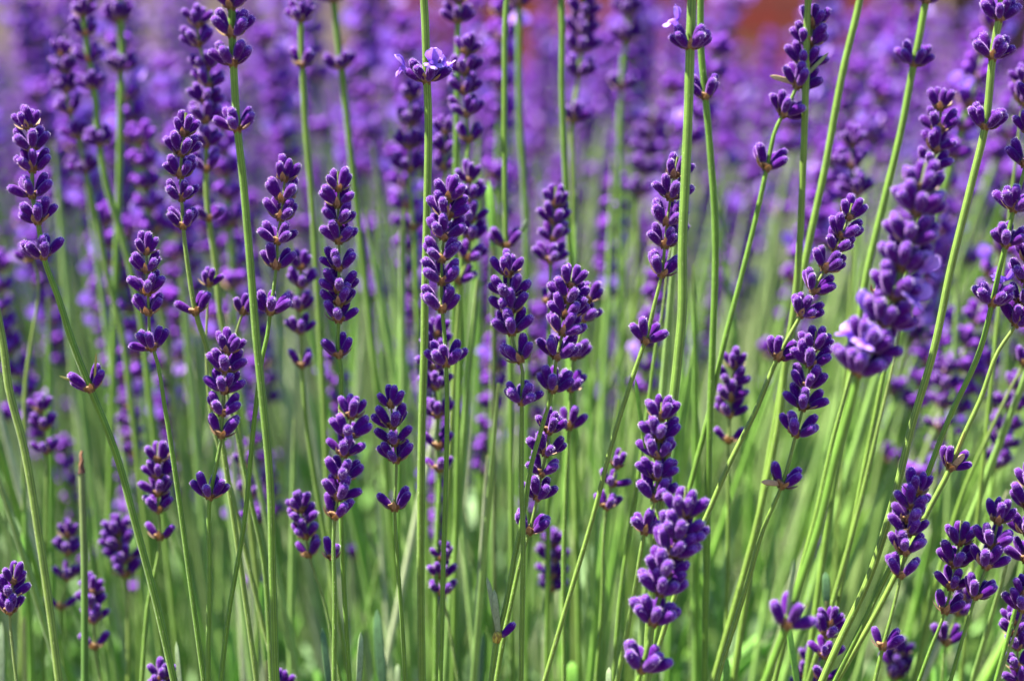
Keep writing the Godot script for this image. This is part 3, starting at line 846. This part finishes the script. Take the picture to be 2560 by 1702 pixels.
func leafy_shoot(label: String, foot: Vector3, tip: Vector3, wide: float, tone: String) -> void:
	var base := Vector3(foot.x + (foot.x - tip.x) * 0.5, 0.0, foot.z - 0.01)
	var root := thing("leafy_shoot", label, "leaf", base)
	var o := part("leaf", leaf_of(tone), root)
	o.transform = leaf_place(foot - base, tip - base, wide)
	var pts := PackedVector3Array([foot - base + Vector3(0, 0.002, 0), (foot - base) * 0.6 + Vector3(0, 0.0, 0.004), Vector3.ZERO])
	part("stem", stalk_shape(pts, 0.0016, 0.8, 8, 0.02, Color(0.13, 0.20, 0.05)).done(mat.stalk), root)


func cut_stalk(path: Array) -> void:
	var foot := Vector3(path[-1].x, 0.0, path[-1].z)
	var root := thing("cut_stalk", "bare cut lavender stalk with a dry brown tip and no flowers", "lavender", foot)
	var dry := PackedVector3Array()
	var pts := PackedVector3Array()
	for i in path.size():
		if i < 2: dry.append(path[i] - foot)
		if i > 0: pts.append(path[i] - foot)
	pts.append(Vector3.ZERO)
	dry.append(dry[1] + (dry[1] - dry[0]) * 0.2)
	part("stem", stalk_shape(pts, 0.0020, 0.9, 16, 0.004, Color(0.09, 0.22, 0.02)).done(mat.stalk), root)
	var r := Rings.new()
	var p := []
	var col := []
	var w := []
	for i in 8:
		var t := i / 7.0
		var ring := []
		for j in 11:
			var a := TAU * j / 10
			var rad := lerpf(0.00115, 0.0004, pow(t, 0.7)) * (1.0 + 0.15 * sin(a * 3.0 + i))
			ring.append(dry[1].lerp(dry[0], t) + Vector3(cos(a) * rad + 0.0002 * sin(i * 1.9), 0.0006 * sin(a * 2.0) * t, sin(a) * rad))
		p.append(ring)
		w.append(t)
		col.append(Color(0.10, 0.045, 0.02).lerp(Color(0.26, 0.13, 0.05), t))
	p.append(p[-1].map(func(v): return v.lerp(dry[0], 0.95)))
	col.append(Color(0.2, 0.1, 0.05))
	w.append(1.0)
	r.grid(p, col, w)
	part("dry_tip", r.done(mat.bract), root)


func loose_leaves() -> void:
	leafy_shoot("bright green lavender leaf standing upright beside the broad sharp spike", Vector3(-0.0059, 0.6260, -0.1140), Vector3(-0.0079, 0.6489, -0.1172), 2.1, "green")
	leafy_shoot("dark green blunt leaf rising above the small low four-tier spike", Vector3(0.0945, 0.5279, -0.0346), Vector3(0.0945, 0.5382, -0.0360), 2.1, "dark")
	leafy_shoot("long green leaf hanging under the yellow node of the biggest spike's stalk", Vector3(0.0775, 0.5249, 0.0618), Vector3(0.0750, 0.5448, 0.0590), 1.7, "green")
	leafy_shoot("broad dark leaf at the bottom edge under the slender three-bud stalk", Vector3(-0.0395, 0.4948, -0.0552), Vector3(-0.0419, 0.5213, -0.0589), 2.7, "dark")
	leafy_shoot("narrow pale-tipped leaf at the bottom edge near the low six-tier spike", Vector3(-0.0453, 0.5073, -0.0064), Vector3(-0.0438, 0.5261, -0.0091), 1.7, "pale")
	leafy_shoot("short leaf tip at the bottom edge beside the slender stalk in the gap", Vector3(-0.0357, 0.4923, -0.0649), Vector3(-0.0357, 0.5025, -0.0663), 1.5, "pale")
	leafy_shoot("short green leaf tip at the bottom edge under the large soft spike", Vector3(0.0285, 0.5073, -0.0064), Vector3(0.0281, 0.5159, -0.0076), 1.5, "pale")
	leafy_shoot("bright broad blurred leaf tip at the bottom edge beneath the pinkish spike", Vector3(0.0196, 0.4848, -0.0942), Vector3(0.0194, 0.4960, -0.0957), 3.2, "green")
	leafy_shoot("grey-green leaf standing at the foot of the stout three-whorl stem", Vector3(-0.0543, 0.5023, -0.0259), Vector3(-0.0565, 0.5228, -0.0288), 1.8, "dark")
	leafy_shoot("yellow-green leaf behind the foot of the stout three-whorl stem", Vector3(-0.0772, 0.4994, -0.0760), Vector3(-0.0785, 0.5261, -0.0798), 1.9, "green")
	leafy_shoot("bright yellow-green leaf behind the small three-tier spike on pale stalk", Vector3(-0.1564, 0.5085, -0.0975), Vector3(-0.1575, 0.5368, -0.1015), 2.1, "green")
	leafy_shoot("small upright leaf between the outward-leaning stem and the low sharp spike", Vector3(-0.0976, 0.5048, -0.0162), Vector3(-0.0995, 0.5210, -0.0185), 1.2, "pale")
	leafy_shoot("small upright leaf between the two steep green stems at the bottom edge", Vector3(0.0637, 0.5023, -0.0259), Vector3(0.0643, 0.5142, -0.0276), 1.7, "green")
	leafy_shoot("soft leaf at the bottom corner under the small three-tier spike", Vector3(-0.1555, 0.4973, -0.0454), Vector3(-0.1560, 0.5199, -0.0486), 1.7, "pale")
	leafy_shoot("dark thin leaf behind the pair of narrow leaves", Vector3(-0.0103, 0.4898, -0.0747), Vector3(-0.0088, 0.5100, -0.0775), 1.4, "dark")
	cut_stalk([Vector3(-0.1287, 0.5748, -0.0361), Vector3(-0.1287, 0.5686, -0.0352), Vector3(-0.1283, 0.5569, -0.0336), Vector3(-0.1279, 0.5439, -0.0318), Vector3(-0.1277, 0.5244, -0.0290), Vector3(-0.1277, 0.5070, -0.0266)])


# ---------------------------------------------------------------- the mass of stems behind

func bush_lean(x: float) -> float:
	return clampf(0.04 + x * 1.5, -0.16, 0.34)


func middle_stems() -> void:
	# eight stems with their parts, then copies of them, each set where it grows
	var made: Array[Node3D] = []
	for k in 8:
		var root := Node3D.new()
		root.name = "lavender_stem"
		var pts := PackedVector3Array()
		for i in 6: pts.append(Vector3(0.004 * sin(i * 1.3 + k), 0.64 * (1.0 - i / 5.0), 0.004 * cos(i * 0.9 + k)))
		var tint := Color(0.14, 0.30, 0.025).lerp(Color(0.30, 0.42, 0.16), k / 7.0)
		part("stem", stalk_shape(pts, 0.0023, 0.55, 8, 0.03, tint).done(mat.stalk), root)
		var y := 0.64
		for i in 5 + k % 4:
			var w := part("whorl", far_whorls[0 if i == 0 else 1 + rng.randi() % 4], root)
			w.transform = Transform3D(Basis(Vector3.UP, rng.randf() * TAU).scaled(Vector3.ONE * 0.0064), Vector3(0.004 * sin((0.64 - y) / 0.128 * 1.3 + k), y, 0.004 * cos((0.64 - y) / 0.128 * 0.9 + k)))
			y -= rng.randf_range(0.0068, 0.0092)
		if k % 2 == 0:
			y -= rng.randf_range(0.012, 0.03)
			var w := part("whorl", far_whorls[5], root)
			w.transform = Transform3D(Basis.IDENTITY.scaled(Vector3.ONE * 0.0064), Vector3(0.004 * sin((0.64 - y) / 0.128 * 1.3 + k), y, 0.004 * cos((0.64 - y) / 0.128 * 0.9 + k)))
		made.append(root)
	var label := "out-of-focus lavender spike lost among many others deep in the purple mass of the bush"
	for k in 205:
		var o: Node3D = made[k % 8].duplicate()
		o.name = numbered("lavender_stem")
		add_child(o)
		var z := -0.20 - 0.55 * pow((k + rng.randf()) / 205.0, 0.8)
		var x := rng.randf_range(-1.0, 1.0) * 0.17 * (0.9 - z) / 0.9
		set_stem(o, x, z)
		tag(o, label, "lavender", "out-of-focus lavender stems of the bush")
	for o in made: o.free()


func stem_place(x: float, z: float) -> Transform3D:      # x: where the spike stands
	var high := clampf(rng.randfn(0.617, 0.05), 0.47, 0.695) - 0.10 * smoothstep(0.7, 1.8, -z)
	var lean := bush_lean(x) + rng.randfn(0, 0.07)
	var b := Basis(Vector3.BACK, -lean) * Basis(Vector3.RIGHT, rng.randfn(0, 0.06)) * Basis(Vector3.UP, rng.randf() * TAU)
	var s := high / 0.64 / maxf(0.9, cos(lean))
	return Transform3D(b.scaled(Vector3(1, 1, 1) * s), Vector3(x - sin(lean) * high, 0, z))


func set_stem(o: Node3D, x: float, z: float) -> void:
	o.transform = stem_place(x, z)


func far_mass() -> void:
	var root := Node3D.new()
	root.name = "lavender_mass"
	add_child(root)
	tag(root, "dense blurred mass of purple lavender spikes filling the depth of the bush", "lavender", "", "stuff")
	for k in 6:
		var r := Rings.new()
		var pts := PackedVector3Array()
		for i in 5: pts.append(Vector3(0.006 * sin(i * 1.3 + k * 2), 0.64 * (1.0 - i / 4.0), 0.006 * cos(i * 0.9 + k)))
		var mesh := stalk_shape(pts, 0.0025, 0.6, 6, 0.05, Color(0.17, 0.34, 0.05).lerp(Color(0.48, 0.52, 0.36), k / 5.0)).done(mat.stalk)
		var y := 0.64
		var prof := [[0.0, 0.12], [0.3, 0.25], [0.7, 0.26], [1.0, 0.0]]
		for i in 6 + k % 4:
			var at := Transform3D(Basis(Vector3.UP, rng.randf() * TAU).scaled(Vector3.ONE * 0.0058), Vector3(pts[0].x, y, pts[0].z))
			for q in bud_places(6 + i % 3, false, i == 0, rng.randf() * TAU):
				bud_shape(r, at * bud_place(q, 0.2), 6, prof, 1.0, 0.0, 0.0, rng.randf() * 0.7 - 0.1)
			y -= rng.randf_range(0.0068, 0.0092) if i != 5 else 0.02
		r.add_to(mesh, mat.far_flower)
		if k % 2 == 0:
			var f := Rings.new()
			for j in 5:
				var x := Transform3D(Basis(Vector3.UP, rng.randf() * TAU).scaled(Vector3.ONE * 0.0058), Vector3(pts[0].x, 0.64 - rng.randf() * 0.04, pts[0].z)) * bud_place([rng.randf() * TAU, 0.8, 0.1, 1.0], 0.2)
				petal(f, x * Transform3D(Basis(Vector3.UP, rng.randf() * TAU), Vector3(0, 1.0, 0)), 0.9, 0.9, 0.2, Color(0.33, 0.11, 0.62), Color(0.68, 0.52, 0.88))
			f.add_to(mesh, mat.petal)
		var mm := MultiMesh.new()
		mm.transform_format = MultiMesh.TRANSFORM_3D
		mm.mesh = mesh
		mm.instance_count = 450
		for i in mm.instance_count:
			var z := -0.72 - 1.35 * rng.randf()
			var x := rng.randf_range(-1.0, 1.0) * (0.17 * (0.9 - z) / 0.9 + 0.25)
			if i % 5 == 0:         # the sides of the bush, beyond the frame
				z = -0.1 - 0.7 * rng.randf()
				x = (0.19 * (0.9 - z) / 0.9 + rng.randf() * 0.35) * (1 if rng.randf() < 0.5 else -1)
			mm.set_instance_transform(i, stem_place(x, z))
		var o := MultiMeshInstance3D.new()
		o.name = "lavender_spikes"
		o.multimesh = mm
		root.add_child(o, true)


func leafy_base() -> void:
	var root := Node3D.new()
	root.name = "lavender_foliage"
	add_child(root)
	tag(root, "grey-green narrow lavender leaves crowded at the base of the stems", "foliage", "", "stuff")
	for k in 4:
		var pts := PackedVector3Array()
		for i in 5: pts.append(Vector3(0.012 * sin(i * 0.9 + k * 2), 0.6 * (1.0 - i / 4.0), 0.012 * cos(i * 0.8 + k)))
		var mm := MultiMesh.new()
		mm.transform_format = MultiMesh.TRANSFORM_3D
		mm.mesh = stalk_shape(pts, 0.0024, 0.35, 6, 0.05, [Color(0.19, 0.42, 0.045), Color(0.28, 0.48, 0.12), Color(0.46, 0.55, 0.34), Color(0.23, 0.42, 0.09)][k]).done(mat.stalk)
		mm.instance_count = 420
		for i in mm.instance_count:
			var z := -0.10 - 1.5 * pow(rng.randf(), 1.3)
			var x := rng.randf_range(-1.0, 1.0) * (0.17 * (0.9 - z) / 0.9 + 0.15)
			var high := rng.randf_range(0.40, 0.66)
			var lean := bush_lean(x) + rng.randfn(0, 0.10)
			var b := Basis(Vector3.BACK, -lean) * Basis(Vector3.RIGHT, rng.randfn(0, 0.08)) * Basis(Vector3.UP, rng.randf() * TAU)
			mm.set_instance_transform(i, Transform3D(b.scaled(Vector3.ONE * high / 0.6), Vector3(x - sin(lean) * high, 0, z)))
		var o := MultiMeshInstance3D.new()
		o.name = "stalks"
		o.multimesh = mm
		root.add_child(o, true)
	for k in 4:
		var r := SurfaceTool.new()
		r.begin(Mesh.PRIMITIVE_TRIANGLES)
		for i in 16:
			var t := i / 15.0
			for s in 2:
				var b := Basis(Vector3.UP, i * PI / 2 + PI * s + rng.randf_range(-0.3, 0.3)) * Basis(Vector3.RIGHT, lerpf(1.0, 0.25, t) + rng.randf_range(-0.15, 0.15))
				r.append_from(leaf_meshes[k], 0, Transform3D(b.scaled(Vector3.ONE * rng.randf_range(0.028, 0.042)), Vector3(0, t * 0.10, 0)))
		r.set_material(mat.leaf)
		var mesh := r.commit()
		var mm := MultiMesh.new()
		mm.transform_format = MultiMesh.TRANSFORM_3D
		mm.mesh = mesh
		mm.instance_count = 900
		for i in mm.instance_count:
			var z := 0.04 - 2.1 * rng.randf()
			var x := rng.randf_range(-1.0, 1.0) * (0.17 * (0.9 - z) / 0.9 + 0.3)
			var y := rng.randf_range(0.02, 0.36) - 0.05 * smoothstep(-0.2, 0.05, z)
			var b := Basis(Vector3.BACK, -bush_lean(x) + rng.randfn(0, 0.2)) * Basis(Vector3.RIGHT, rng.randfn(0, 0.2)) * Basis(Vector3.UP, rng.randf() * TAU)
			mm.set_instance_transform(i, Transform3D(b.scaled(Vector3.ONE * rng.randf_range(0.8, 1.3)), Vector3(x, y, z)))
		var o := MultiMeshInstance3D.new()
		o.name = "leaves"
		o.multimesh = mm
		root.add_child(o, true)
